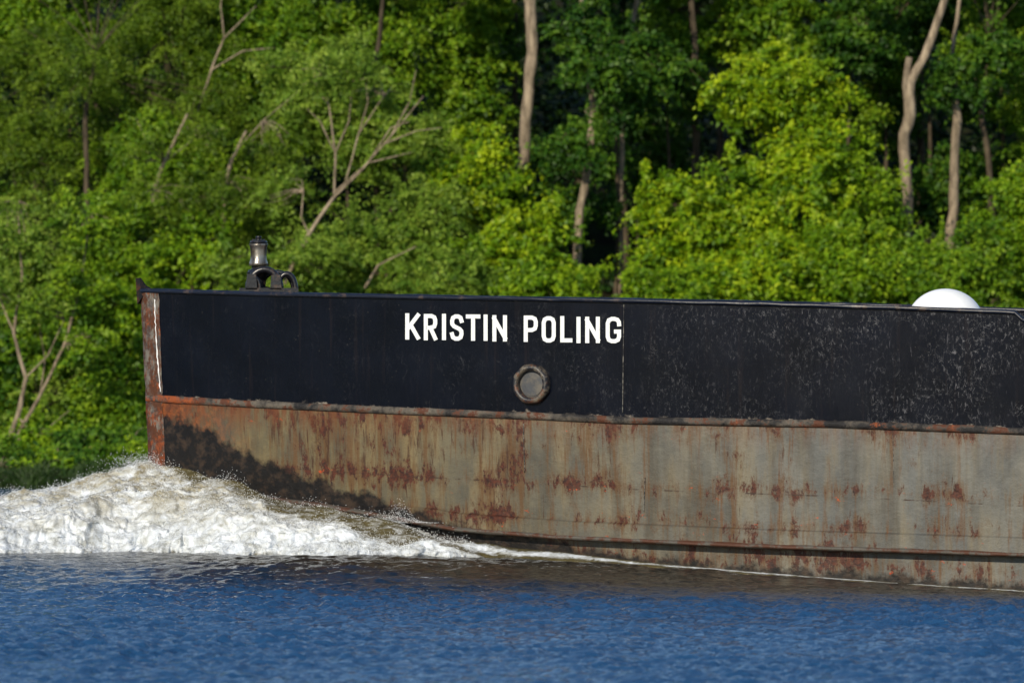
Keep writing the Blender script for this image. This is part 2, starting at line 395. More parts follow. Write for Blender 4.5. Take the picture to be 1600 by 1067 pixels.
for li,(ch,x0,x1) in enumerate(lay):
    if li==7:
        smake('name_lettering',V,F,M_white,label='white painted block letters reading KRISTIN'); V=[];F=[]
    yb=530.5+(x0-634)*6.5/338+[0,.5,-.3,.4,0,-.4,.3][li%7]; hgt=41.
    for si,pl in enumerate(G[ch]):
        cx0=x0+SW/2; cw=max(x1-x0-SW,.01)
        P=[np.array([cx0+a*cw, (yb-SW/2)-b*(hgt-SW)]) for a,b in pl]
        if ch=='I': P=[np.array([(x0+x1)/2,p[1]]) for p in P]
        loop=np.allclose(P[0],P[-1])
        off=.020+.0016*si+.0004*(li%2)
        b0=len(V); nn=len(P)
        if not loop:
            d=P[1]-P[0]; P[0]=P[0]-d/np.linalg.norm(d)*SW/2
            d=P[-1]-P[-2]; 
            if not (ch in 'RP' and si==0) and ch!='G': P[-1]=P[-1]+d/np.linalg.norm(d)*SW/2
        for i,p in enumerate(P):
            dp=P[i]-P[i-1] if i>0 else (P[-1]-P[-2] if loop else P[1]-P[0])
            dn=P[i+1]-P[i] if i<nn-1 else (P[1]-P[0] if loop else P[-1]-P[-2])
            dp=dp/np.linalg.norm(dp); dn=dn/np.linalg.norm(dn); t_=dp+dn; t_/=np.linalg.norm(t_)
            nrm=np.array([-t_[1],t_[0]]); ml=SW/2/max(.6,nrm@np.array([-dp[1],dp[0]]))
            for sgn in (1,-1):
                q=p+nrm*ml*sgn; V.append(hp(q[0],q[1],off))
        for i in range(nn-1): F.append((b0+2*i,b0+2*i+1,b0+2*i+3,b0+2*i+2))
smake('name_lettering',V,F,M_white,label='white painted block letters reading POLING')
# hawse ring
def frame(px,py):
    p=np.array(hp(px,py,0)); q=np.array(hp(px+10,py,0)); tx=q-p; tx[2]=0; tx/=np.linalg.norm(tx)
    nn=np.array([tx[1],-tx[0],0]); return p,tx,nn
p,tx,nn=frame(832,600)
hz=empty('hawse_pipe',parent=ship)
V=[];F=[];n=64; prof=[(.385,-.03),(.390,.05),(.375,.11),(.345,.145),(.305,.150),(.275,.125),(.262,.06),(.258,.0)]
for r,o_ in prof:
    for k in range(n):
        a=2*math.pi*k/n; c8=((a+math.pi/8)%(math.pi/4))-math.pi/8
        rr=r*((1/math.cos(c8)*.5+.5) if r>.3 else 1)*.99
        V.append(tuple(p+tx*rr*math.cos(a)+np.array([0,0,1])*rr*math.sin(a)+nn*o_))
for i in range(len(prof)-1):
    for k in range(n): F.append((i*n+k,i*n+(k+1)%n,(i+1)*n+(k+1)%n,(i+1)*n+k))
smake('rim',V,F,M_hawse,True,hz)
V=[tuple(p+nn*.030)];F=[]
for r,o_ in ((.13,.032),(.20,.03),(.232,.028),(.236,.014),(.268,.012)):
    for k in range(n):
        a=2*math.pi*k/n; V.append(tuple(p+tx*r*math.cos(a)+np.array([0,0,1])*r*math.sin(a)+nn*o_))
for k in range(n): F.append((0,1+k,1+(k+1)%n))
for i in range(4):
    for k in range(n): F.append((1+i*n+k,1+(i+1)*n+k,1+(i+1)*n+(k+1)%n,1+i*n+(k+1)%n))
smake('cover_plate',V,F,M_cover,False,hz)
# capstan and chock
dcap=154.0; sc_=dcap/K
def C(px,py,dd=0.): 
    x,y,z=Wp(px,py,dcap+dd); return (x,y,z)
cap=empty('capstan',parent=ship)
cx,cyy,_=C(404,450)
zz=lambda py:EYE+(HZ-py)*sc_
V=[];F=[]
lathe(V,F,[(0,zz(381)),(.185,zz(381)),(.19,zz(383)),(.175,zz(385)),(.165,zz(390)),(.16,zz(398)),(.165,zz(406)),(.19,zz(411)),(.195,zz(415)),(.10,zz(416)),(0,zz(416))],(cx,cyy,0))
smake('drum',V,F,M_steel,True,cap)
V=[];F=[]
lathe(V,F,[(0,zz(369)),(.05,zz(369)),(.06,zz(371)),(.05,zz(374)),(.055,zz(375)),(.16,zz(376)),(.18,zz(379)),(.14,zz(380.8)),(0,zz(380.8))],(cx,cyy,0))
for k in range(6):
    a=k*math.pi/3; tube(V,F,[(cx+.11*math.cos(a),cyy+.11*math.sin(a),zz(377)),(cx+.11*math.cos(a),cyy+.11*math.sin(a),zz(373.5))],.018,6)
smake('drum_cap',V,F,M_mach,False,cap)
V=[];F=[]
lathe(V,F,[(0,zz(416.2)),(.14,zz(416.2)),(.13,zz(420)),(.20,zz(422)),(.24,zz(427)),(.16,zz(430)),(.14,zz(447)),(.27,zz(450)),(.29,zz(458)),(0,zz(458))],(cx,cyy,0))
smake('pedestal',V,F,M_mach,True,cap)
def arch(name,pxc,pyb,rx,ry,r,dd):
    V=[];F=[];pts=[]
    for k in range(25):
        a=math.pi*k/24; pts.append(C(pxc+rx*math.cos(a),pyb-ry*math.sin(a),dd))
    tube(V,F,pts,r,8); smake(name,V,F,M_mach,True,cap)
arch('yoke_arm',413,452,25,31,.07,-.3); arch('yoke_arm',413,452,25,31,.07,.3)
arch('chock_horn',448,454,14,26,.055,0.); arch('chock_horn',433,452,25,27,.045,.25)
arch('chock_horn',396,452,10,20,.04,-.32)
V=[];F=[]
for (a,b,c_,d_) in ((372,468,450,476),(384,402,428,452),(422,440,430,452)):
    b0=len(V)
    for py in (c_,d_):
        for pxx_,dd in ((a,-.4),(b,-.4),(b,.4),(a,.4)):
            ins=2 if py==c_ else 0
            V.append(C(pxx_+(ins if pxx_==a else -ins),py,dd))
    F+= [(b0,b0+1,b0+2,b0+3),(b0+4,b0+7,b0+6,b0+5)]+[(b0+k,b0+4+k,b0+4+(k+1)%4,b0+(k+1)%4) for k in range(4)]
smake('base_plate',V,F,M_mach,False,cap)
# dome
V=[];F=[]
dd_=148.6; zd=float(np.interp(1476,pxm,zt))-.28; dx,dy,_=Wp(1477,516,dd_)
rr=EYE+(HZ-451)*dd_/K-zd
prof=[(rr*1.10*math.cos(a),rr*math.sin(a)) for a in np.linspace(0,math.pi/2*.999,16)]+[(0,rr)]
lathe(V,F,[(rr*1.14,0),(rr*1.14,.05),(rr*1.11,.055)]+prof[1:],(dx,dy,zd),48)
smake('white_dome',V,F,M_dome,True)
# ---------------------------------------------------------------- water surface functions
hz_=np.full(len(U),1.); hxp,hyp=world(ush(U,hz_),half(U,hz_))
def yh(x): return np.interp(x,hxp,hyp)
def pxx(x,d=152.): return 800+K*x/d
CR=([-500,-60,0,60,150,235,300,400,480,540,620,720,800,870,1000,1200,1400,1600],[.6,1.30,1.46,1.62,1.88,2.12,2.00,1.70,1.40,1.24,.97,.70,.56,.50,.32,.13,-.04,-.17])
WD=([-500,0,300,500,600,700,800,900,1600],[4.2,4.0,3.7,3.2,2.6,1.7,.9,.45,.25])
AS=([-800,-200,650,900,1300,1600,2600],[.25,1,1,.75,.05,-.50,-.2])
def swell(x,y):
    px=pxx(x); q=yh(x)-y; wd=np.interp(px,*WD); A=np.interp(px,*AS)
    return .44*A*np.where(q<wd,np.exp(-(np.minimum(q,0)/6)**2),np.exp(-((q-wd)/5.)**2))
def nonuni(lo,hi,fa,fb,step,g=1.25):
    c=list(np.arange(fa,fb,step)); s_=step; v=c[-1]
    while v<hi: s_*=g; v+=s_; c.append(v)
    s_=step; v=c[0]; pre=[]
    while v>lo: s_*=g; v-=s_; pre.append(v)
    return np.array(pre[::-1]+c)
gx=nonuni(-2500,2500,-13,13,.05); gy=nonuni(-2500,250,-46,6,.07,1.06)
gy=gy[gy<112]
X,Y=np.meshgrid(gx,gy)
Z=swell(X,Y)
r2=np.random.default_rng(3); tot=np.zeros_like(X)
for k in range(72):
    lam=.18*(10 ** (r2.random()**1.45)); th=r2.normal(math.radians(84),math.radians(40)); kk=2*math.pi/lam
    amp=.0066*lam**.70*(.6+.8*r2.random())
    ph=r2.random()*6.28
    wob=.5*np.sin(X*.75+r2.random()*6)+.5*np.sin(Y*.43+r2.random()*6)
    tot+=amp*np.sin(kk*(X*math.cos(th)+Y*math.sin(th))+ph+1.6*wob)
patch=.9+.35*np.sin(X*.31+Y*.12+1)*np.sin(Y*.17-.1*X)+.15*np.sin(X*.9+1.3*np.sin(Y*.5))
fine_=np.exp(-(np.maximum(np.abs(X)-13,0)/5)**2)*np.exp(-(np.maximum(np.maximum(-46-Y,Y-6),0)/8)**2)
Z+=tot*patch*fine_*(1.1-.60*sm(-16,-2,Y+.15*X))
hd=np.where((X>-16)&(X<25),np.maximum(yh(X)-Y,0),40.); hull_refl=np.exp(-(np.maximum(hd-3.0,0)/8.5)**1.5)*sm(-17,-9,X)
t=NT('river_water'); o=t.obj(); oy=t.sep(o)[1]; refl=t.attr('hull_refl')
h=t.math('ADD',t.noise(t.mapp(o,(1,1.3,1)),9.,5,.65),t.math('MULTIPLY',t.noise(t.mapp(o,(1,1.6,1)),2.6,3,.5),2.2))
refl2=t.mr(t.math('ADD',refl,t.math('MULTIPLY',t.math('SUBTRACT',t.noise(t.mapp(o,(.5,1,1)),1.2,5,.6),.5),.7)),.15,.85)
wc=t.mix(refl2,(.013,.058,.150),(.010,.010,.009))  # dark hull reflection painted into the water colour close to the ship
M_water=t.fin(t.pr(wc,.05,t.bump(h,t.mr(refl,0,1,.95,.4),.07),spec=.5,IOR=1.33))
grid('water',X,Y,Z,M_water,{'hull_refl':hull_refl},kind='structure')
# bow wave
xs=np.concatenate([np.arange(-14,-10.8,.05),np.arange(-10.8,0,.019),np.arange(0,9.9,.04)]); J=250
jj=np.linspace(0,1,J)[:,None]; XX=np.repeat(xs[None,:],J,0)
wd=np.interp(pxx(XX),*WD)*(1+.04*np.sin(XX*1.9)+.02*np.sin(XX*4.3+1)); qmin=-.25-2.8*sm(-7.2,-8.2,XX); q=qmin+(wd+.25-qmin)*jj
lead=.9*sm(-7.5,-12,XX)
YY=yh(XX)-lead-q; Cc=np.interp(pxx(XX,153.),*CR); Sw=swell(XX,YY)
tt=np.clip(q/wd,0,1)
prof=(1-tt**1.30)
back=np.exp(-(np.minimum(q,0)/1.5)**2)
ZZ=Sw+(Cc-Sw)*prof*np.where(XX<-7.2,back,1)
PXG=pxx(XX,153.)
ZZ=ZZ-.22*np.clip((q/wd-.97)/.07,0,1)*np.where(PXG>850,.3,1)
ZZ+= .20*np.exp(-((tt-.62-.06*np.sin(XX*1.1))/.14)**2)*sm(700,300,PXG)*sm(-300,0,PXG)*(.8+.4*np.sin(XX*1.3))
edge_t=np.interp(PXG,[-500,60,220,330,480,600,700,760],[-.40,-.15,-.06,.14,.38,.54,.76,.9])
foam=sm(-.24,.20,tt-edge_t+.07*np.sin(XX*3.1)+.05*np.sin(XX*7.3+1))*.95
foam=np.maximum(foam,.38*sm(250,320,PXG)*sm(800,700,PXG))
foam=foam*(1-.30*sm(.94,1.0,tt))
foam=np.maximum(foam*sm(840,760,PXG),.0)
thin=sm(620,760,PXG)*np.interp(PXG,[640,900,1200,1500,1650],[.9,.85,.75,.65,.45])*np.exp(-((q-.42*wd)/(.30*wd))**2)
foam=np.maximum(foam,thin)
foam=np.where(XX<-7.3,np.maximum(foam,.48),foam)
n_=XX.size; fx=XX.ravel(); fy=YY.ravel(); fz=ZZ.ravel(); ff=foam.ravel(); tf=tt.ravel(); D=np.zeros((n_,3))
sc0=sm(900,650,PXG).ravel()
N=noise
for i in range(n_):
    a=fx[i]; b=fy[i]; f=ff[i]; s0=sc0[i]
    v=Vector((a*.8,b*1.0,fz[i]*1.5))
    big_=N.noise(v)
    if f>.05:
        v2=Vector((a,b*.8,fz[i]*1.3))
        m1=N.fractal(v*1.9,.95,2.1,4)
        f3=f*f
        m2=1-2*abs(N.noise(v2*4.)); m3=1-2*abs(N.noise(v2*11.)); m4=N.noise(v2*27.)
        D[i,2]=(.14*big_*s0+(f*.12*m1+f3*(.034*m2+.026*m3+.018*m4)-.02*f)*(.2+.8*s0))
        k_=.07*f*s0
        D[i,0]=k_*N.noise(v*5+Vector((9,0,0))); D[i,1]=k_*1.5*N.noise(v*5+Vector((0,9,3)))-.55*s0*tf[i]**3*N.fractal(Vector((a*1.5,b*.5,7)),.9,2.1,4)
    else: D[i,2]=.07*big_*s0
fade=np.clip((1.06-q/wd)/.1,0,1).ravel()
XX=(fx+D[:,0]).reshape(XX.shape); YY=(fy+D[:,1]).reshape(XX.shape); ZZ=(fz+D[:,2]*fade).reshape(XX.shape)
t=NT('bow_wave_foam'); o=t.obj(); f=t.attr('foam')
ns=t.noise(t.mapp(o,(1.5,1.6,2.6)),2.2,10,.74,.5)
ff_=t.mr(t.math('ADD',f,t.math('MULTIPLY',t.math('SUBTRACT',ns,.5),2.2)),.34,.74)
oz=t.sep(o)[2]
fc=t.mix(t.mr(t.noise(t.mapp(o,(1,1,1.6)),2.6,9,.76,.4),.38,.60),(.34,.35,.33),(.74,.79,.85))
fc=t.mix(t.math('MULTIPLY',t.mr(oz,.75,1.6,0,.9),t.mr(t.noise(t.mapp(o,(1,1,1.8)),2.0,8,.7,.4),.38,.58)),fc,(.24,.205,.115))
fo=t.pr(fc,.45,t.bump(t.noise(o,26,6,.8),.6,.02),spec=.5)
wa=t.pr((.095,.080,.036),.12,t.bump(t.noise(t.mapp(o,(1,1,1)),5,5,.65),.9,.06),IOR=1.33)
mx=t.n('ShaderNodeMixShader'); t.L(ff_,mx.inputs[0]); t.L(wa,mx.inputs[1]); t.L(fo,mx.inputs[2])
M_foam=t.fin(mx.outputs[0])
bw=grid('bow_wave_foam',XX,YY,ZZ,M_foam,{'foam':foam},kind='stuff')
bw['label']='white and olive bow wave foam curling off the stem'
# spray droplets
oct_=np.array([(1,0,0),(0,1,0),(-1,0,0),(0,-1,0),(0,0,1.),(0,0,-1.)])
tri=[(0,1,4),(1,2,4),(2,3,4),(3,0,4),(1,0,5),(2,1,5),(3,2,5),(0,3,5)]
pts=[]
Zf=ZZ.ravel();Xf=XX.ravel();Yf=YY.ravel(); pf=PXG.ravel()
wgt=((ff+.2)*(pf>-80)*(pf<740)*(ff>.3)); wgt=wgt*(.35+2.0*np.exp(-((tf-.95)/.10)**2)+1.6*np.exp(-((tf-.03)/.10)**2)+.9*np.exp(-((tf-.60)/.12)**2)); wgt/=wgt.sum()
ids=rng.choice(n_,30000,p=wgt)
cl=np.array([max(0,noise.noise(Vector((Xf[i]*1.7,Yf[i]*1.7,0)))+.34) for i in ids])
for i,c_ in zip(ids,cl):
    h_=rng.exponential(.06)*c_*1.6
    pts.append((Xf[i]+rng.normal(0,.03),Yf[i]+rng.normal(0,.05),Zf[i]+.0+h_,rng.uniform(.003,.009)))
for k in range(900):
    px=rng.normal(628,24); x,y,z=hp(px,812,.12); pts.append((x,y-rng.random()*.25,z-.05+.20*abs(rng.normal(0,1))*math.exp(-((px-628)/22)**2),rng.uniform(.003,.008)))
for k in range(900):
    px=rng.normal(222,24); x,y,z=Wp(px,726,154.6); pts.append((x,y+rng.normal(0,.2),z+abs(rng.normal(0,.12)),rng.uniform(.003,.008)))
P=np.array(pts); TT=oct_[np.array(tri)].reshape(-1,3)
Vd=(P[:,None,:3]+TT[None]*P[:,None,3:4]).reshape(-1,3)
t=NT('spray_white'); M_spray=t.fin(t.pr((.80,.83,.86),.3))
me=fastmesh('water_spray',Vd,3,M_spray); o=bpy.data.objects.new('water_spray',me); col.objects.link(o); o['kind']='stuff'; o['label']='fine white water droplets thrown off the bow wave'
# ---------------------------------------------------------------- terrain
def shore(x): return 100+1.2*np.sin(x*.23)+.6*np.sin(x*.71+1)-23*sm(-7,-14,x)
def gz(x,y):
    t_=y-shore(x); u_=y-101
    return np.where(t_<0,np.maximum(t_*.35,-4),.5*(1-np.exp(-np.maximum(t_,0)/1.2))+np.minimum(.26*np.maximum(u_,0),26)+.5*np.sin(x*.13+t_*.2)*np.clip(u_/20,0,1))
gx=nonuni(-2800,2800,-40,40,.5,1.2); gy=nonuni(-2800,2800,70,170,.5,1.2)
X,Y=np.meshgrid(gx,gy); Z=gz(X,Y)
t=NT('forest_floor'); o=t.obj()
M_ground=t.fin(t.pr(t.mix(t.mr(t.noise(o,.8,7,.7),.4,.6),(.014,.012,.005),(.020,.038,.008)),.95,t.bump(t.noise(o,4,6),.8,.2),spec=.1))
grid('ground',X,Y,Z,M_ground,kind='structure')
# ---------------------------------------------------------------- foliage
def leafmat(name,dark,mid,lite,trans=.38):
    t=NT(name); a=t.attr('tint'); o=t.obj()
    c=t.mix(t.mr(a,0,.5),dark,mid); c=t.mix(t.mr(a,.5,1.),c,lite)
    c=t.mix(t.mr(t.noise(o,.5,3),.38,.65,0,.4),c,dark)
    p1=t.pr(c,.5,spec=.25)
    tr=t.n('ShaderNodeBsdfTranslucent'); t.L(t.mix(.5,c,lite),tr.inputs[0])
    m_=t.n('ShaderNodeMixShader'); m_.inputs[0].default_value=trans; t.L(p1,m_.inputs[1]); t.L(tr.outputs[0],m_.inputs[2])
    return t.fin(m_.outputs[0])
PAL={
'yellow':leafmat('yellow_green_leaves',(.070,.160,.004),(.200,.345,.006),(.42,.53,.012)),
'lime':leafmat('warm_green_leaves',(.058,.140,.004),(.165,.305,.008),(.33,.47,.014)),
'mid':leafmat('mid_green_leaves',(.048,.125,.005),(.135,.260,.009),(.27,.40,.018)),
'light':leafmat('light_green_leaves',(.075,.155,.012),(.190,.310,.030),(.33,.45,.055)),
'feather':leafmat('fine_green_leaves',(.046,.100,.006),(.125,.215,.012),(.24,.35,.025)),
'dark':leafmat('deep_green_leaves',(.016,.058,.005),(.050,.135,.009),(.140,.26,.018)),
'shade':leafmat('painted_shade_leaves',(.005,.019,.003),(.012,.040,.004),(.030,.076,.008),.2),  # backing leaves coloured darker to stand in for shade under the canopy
'bank':leafmat('bank_grass_blades',(.010,.025,.004),(.022,.055,.007),(.055,.10,.014),.25)}
t=NT('pale_bark'); o=t.obj()
c=t.mix(t.mr(t.noise(t.mapp(o,(6,6,1.2)),1,7,.7),.38,.62),(.11,.085,.058),(.34,.27,.19))
M_bark=t.fin(t.pr(c,.85,t.bump(t.noise(t.mapp(o,(9,9,1.5)),1,6),.8,.05),spec=.2))
t=NT('brown_bark'); o=t.obj()
c=t.mix(t.mr(t.noise(t.mapp(o,(6,6,1.2)),1,7,.7),.38,.62),(.035,.027,.018),(.10,.077,.05))
M_bark2=t.fin(t.pr(c,.9,t.bump(t.noise(t.mapp(o,(9,9,1.5)),1,6),.8,.05),spec=.2))
def unit(a): return a/np.maximum(np.linalg.norm(a,axis=-1,keepdims=True),1e-6)
def leafcloud(centers,rads,nl,size,asp=.5,flat=.6,droop=.3,tvar=.25):
    k=len(centers); tot=int(k*nl)
    ci=np.repeat(np.arange(k),nl)
    d=unit(rng.normal(size=(tot,3))); r=rng.random((tot,1))**.5*rng.uniform(.7,1.45,(tot,1))
    off=d*r*rads[ci][:,None]
    A=rng.normal(0,.42,(k,3,3))+np.diag([1,1,flat]); off=np.einsum('nij,nj->ni',A[ci],off)
    off[:,2]-=droop*(off[:,0]**2+off[:,1]**2)/rads[ci]
    c=centers[ci]+off
    nrm=unit(d*.45+np.array([-.15,-.40,.62])+rng.normal(size=(tot,3))*.55)
    ax=unit(np.cross(nrm,rng.normal(size=(tot,3)))); ax=unit(ax+d*.6+np.array([0,0,-.35])); 
    bx=unit(np.cross(nrm,ax))
    L=(size*rng.uniform(.6,1.35,(tot,1))); W_=L*asp
    fold=nrm*L*.10
    V=np.stack([c-ax*L*.5, c+bx*W_*.5-ax*L*.08+fold, c+ax*L*.5-nrm*L*.1, c-bx*W_*.5-ax*L*.08+fold],1).reshape(-1,3)
    ct=rng.normal(.48,.26,k)
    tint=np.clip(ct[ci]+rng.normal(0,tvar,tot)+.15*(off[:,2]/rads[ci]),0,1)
    return V,np.repeat(tint,4)
STY={'yellow':(.20,.50,.65,.12),'lime':(.17,.5,.65,.12),'mid':(.17,.52,.65,.12),'light':(.15,.42,.6,.15),'feather':(.12,.38,.8,.3),'dark':(.19,.55,.6,.1)}
DESC={'yellow':'yellow-green leafy tree on the river bank','lime':'warm green leafy tree on the river bank','mid':'mid green bushy tree on the river bank','light':'pale green spreading tree with bare limbs showing',
'feather':'fine-leaved green tree on the wooded slope','dark':'dark green tall tree among pale trunks'}
def grow(name,base,crowns,pal,trunks=None,density=1.,bark=None,r0=.12,label=None,nl=120,limbs=True,cr=.42):
    e=empty(name,base,label or DESC[pal],'tree' if 'tree' in name else 'shrub')
    B=Vector(base); e.matrix_world.translation=B
    V=[];F=[]; cs=[];rs=[]
    if trunks is None:
        c0=crowns[0][0]; trunks=[([base,((base[0]*.6+c0[0]*.4)+rng.normal(0,.2),base[1],base[2]*.55+c0[2]*.45),(c0[0],c0[1],c0[2]+crowns[0][1][2]*.4)],[r0,r0*.75,r0*.25])]
    for pl,rd in trunks:
        pp=[];rr_=[]
        for i in range(len(pl)-1):
            for s_ in range(5):
                f=s_/5; a=Vector(pl[i]);b=Vector(pl[i+1]); p_=a.lerp(b,f)
                j=rd[i]*.7; p_+=Vector((noise.noise(p_*1.1)*j,noise.noise(p_*1.1+Vector((5,5,5)))*j,0)); pp.append(p_); rr_.append((rd[i]*(1-f)+rd[i+1]*f)*(1+.2*noise.noise(p_*2.5)))
        pp.append(Vector(pl[-1])); rr_.append(rd[-1]); tube(V,F,pp,rr_,9)
    tp=[Vector(p_) for pl,_ in trunks for p_ in pl[1:]]
    for c_,R_ in crowns:
        c_=np.array(c_);R_=np.array(R_)
        area=4*math.pi*((R_[0]*R_[2]+R_[0]*R_[1]+R_[1]*R_[2])/3)
        k=max(6,int(area/(.75*cr*cr*2.4)*density))
        d=unit(rng.normal(size=(k,3))); d[:,1]=np.where(d[:,1]>.3,-d[:,1],d[:,1])
        lump=np.array([1+.42*noise.noise(Vector(dd)*1.9+Vector(c_)) for dd in d])[:,None]
        r=(.45+.55*rng.random((k,1))**.6)*lump
        P_=c_+d*r*R_
        cs.append(P_); rs.append(cr*rng.uniform(.5,1.35,k))
        if limbs:
            near=min(tp,key=lambda q_:(q_-Vector(c_)).length)
            for i in rng.choice(k,min(k,9),replace=False):
                a=near; b=Vector(P_[i]); mid_=a.lerp(b,.5)+Vector((rng.normal(0,.12),rng.normal(0,.12),rng.normal(.12,.12)))
                q3=a.lerp(mid_,.5)+Vector((0,0,.08)); tube(V,F,[a,q3,mid_,b],[r0*.32,r0*.25,r0*.17,.008],5)
    V=[(v[0]-B.x,v[1]-B.y,v[2]-B.z) for v in V]
    make('trunk',V,F,bark or M_bark2,e,True)
    cs=np.concatenate(cs); rs=np.concatenate(rs)
    sz,asp,fl,dr=STY[pal]
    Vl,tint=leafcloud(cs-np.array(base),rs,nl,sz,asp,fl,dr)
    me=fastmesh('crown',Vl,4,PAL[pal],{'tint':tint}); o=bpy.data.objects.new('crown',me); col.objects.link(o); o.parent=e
    return e
def base_at(px,d):
    x,y,_=Wp(px,0,d); return (float(x),float(y),float(gz(np.array(x),np.array(y)))-.1)
def cr_(px,py,rx,ry,d,depth=None):
    s_=d/K; return (Wp(px,py,d),(rx*s_,(depth or rx*.8)*s_,ry*s_))
front=[('shrub',175,640,80,75,252.5,'mid'),('shrub',60,690,80,45,251.6,'mid'),('shrub',150,700,80,35,251.3,'lime'),('shrub',70,560,85,90,254,'mid'),('shrub',165,500,95,80,255,'lime'),
('bushy_tree',45,400,100,90,257,'light'),('bushy_tree',190,380,100,85,258,'mid'),('bushy_tree',300,440,95,90,256,'lime'),('bushy_tree',330,330,95,70,259,'feather'),
('bushy_tree',560,400,110,90,256,'light'),('bushy_tree',430,430,90,75,254.5,'light'),('bushy_tree',680,360,90,90,256.5,'light'),('shrub',700,450,100,60,254,'light'),
('bushy_tree',830,390,75,90,255.5,'yellow'),('bushy_tree',745,285,70,80,258.5,'yellow'),('shrub',860,460,80,55,253.5,'lime'),
('bushy_tree',1055,360,85,110,256.5,'yellow'),('bushy_tree',1150,340,75,110,258,'lime'),('bushy_tree',1255,350,85,110,257,'yellow'),('bushy_tree',1260,250,75,60,258,'yellow'),('bushy_tree',1345,310,50,100,258.5,'lime'),
('bushy_tree',1215,140,105,70,260,'yellow'),('shrub',1180,440,100,60,254.5,'yellow'),('shrub',1040,460,80,55,254,'lime'),('bushy_tree',1330,430,80,75,255,'lime'),
('bushy_tree',1430,425,75,75,255.5,'mid'),('bushy_tree',1520,430,80,80,254.5,'mid'),('bushy_tree',1595,340,60,120,256,'lime'),('bushy_tree',1640,430,70,80,256,'mid')]
for nm,px,py,rx,ry,d,pal in front:
    cs_=[cr_(px,py,rx,ry,d)]
    for k in range(3):
        cs_.append(cr_(px+rng.normal(0,rx*.5),py+rng.uniform(-.2,.8)*ry,rx*.55,ry*.5,d-rng.uniform(-.3,.8)))
    grow(nm,base_at(px,d+.3),cs_,pal,density=.62,r0=.08 if nm=='bushy_tree' else .04)
for k,px in enumerate(list(range(-160,1800,110))):
    py=670+rng.normal(0,12); grow('bank_shrub',base_at(px,252.3),[cr_(px,py,75,60,252.3),cr_(px+40,py-80,70,60,253.3)],['mid','dark','light'][k%3],density=.40,r0=.04,nl=90,label='low leafy shrub at the edge of the water')
for k,(px,py,d) in enumerate(((-90,712,238),(-25,704,240),(20,728,233),(62,700,243),(90,722,236),(135,700,242),(150,722,237),(205,702,244),(215,718,240),(35,715,246),(110,705,247),(180,700,247),(0,740,231.5),(60,742,232),(118,740,234))):
    grow('bank_shrub',base_at(px,d),[cr_(px,py,34+9*(k%3),24+6*(k%2),d),cr_(px+25,py-10,24,20,d+.6)],['dark','mid','dark','lime','dark'][k%5],density=.75,r0=.05,nl=80,label='low leafy shrub at the edge of the water',cr=.3,bark=M_bark)
ng=9000; gxx=np.where(rng.random(ng)<.8,rng.uniform(-24,-8,ng),rng.uniform(-8,26,ng)); gyy=shore(gxx)+rng.exponential(3.,ng)-.15; gzz=gz(gxx,gyy)
hgt=rng.uniform(.08,.38,ng)*(.4+.6*np.sin(gxx*2.1)**2); lean=rng.normal(0,.2,(ng,2)); wv=rng.uniform(.015,.03,ng)
Vg=np.stack([np.stack([gxx-wv,gyy,gzz],1),np.stack([gxx+wv,gyy,gzz],1),np.stack([gxx+lean[:,0]+wv*.3,gyy+lean[:,1],gzz+hgt],1),np.stack([gxx+lean[:,0]-wv*.3,gyy+lean[:,1],gzz+hgt],1)],1).reshape(-1,3)
me=fastmesh('bank_grass',Vg,4,PAL['bank'],{'tint':np.repeat(rng.uniform(0,.8,ng),4)}); o=bpy.data.objects.new('bank_grass',me); col.objects.link(o); o['kind']='stuff'; o['label']='rough green grass along the muddy river bank'
mid=[(110,170,150,150,264,'feather'),(20,280,80,100,263,'feather'),(260,120,140,150,265,'feather'),(250,270,110,80,262,'mid'),(420,110,120,120,266,'mid'),(400,300,90,90,263,'feather'),(330,30,130,80,267,'mid'),(60,40,120,80,267,'mid'),
(530,150,100,80,262,'light'),(620,230,100,70,262,'light'),(640,60,110,80,268,'mid'),(730,150,70,110,268,'mid'),(870,260,60,60,261,'dark'),(850,330,60,40,260,'dark'),(760,60,60,70,269,'dark'),
(960,110,80,80,261.5,'dark'),(1040,130,60,70,264,'dark'),(1090,40,90,70,268,'mid'),(1000,230,70,60,268,'dark'),(1240,50,110,60,267,'mid'),(1330,50,70,70,266,'dark'),(1560,60,80,70,265,'mid'),(1500,150,45,35,265,'dark'),(1390,170,50,80,270,'dark'),(1450,10,90,50,268,'dark'),(1620,190,50,80,264,'mid'),(1380,90,50,60,268,'mid'),(1530,280,60,60,267,'dark'),(1450,300,40,60,267,'dark')]
for px,py,rx,ry,d,pal in mid:
    cs_=[cr_(px,py,rx,ry,d)]
    for k in range(3): cs_.append(cr_(px+rng.normal(0,rx*.6),py+rng.normal(0,ry*.5),rx*.5,ry*.45,d-rng.uniform(0,1.)))
    grow('slope_tree',base_at(px,d+.5),cs_,pal,density=.60 if pal!='dark' else .46,r0=.10,bark=M_bark2)
def poly(pl,d,rpx):
    s_=d/K; pts=[Wp(a,b,d) for a,b in pl]; return (pts,[r*s_ for r in rpx])
def trunk_tree(name,d,pls,crowns,pal,bark,label,dens=.5,th=1.):
    f=pls[0][0][0]; b=base_at(f[0],d)
    tr=[]
    for i,(pl,rp) in enumerate(pls):
        p_,r_=poly(pl,d,[r*th for r in rp])
        if i==0: p_=[b]+p_; r_=[r_[0]*1.15]+r_
        tr.append((p_,r_))
    grow(name,b,[cr_(*c_) for c_ in crowns],pal,tr,dens,bark,r0=.07,label=label,limbs=True)
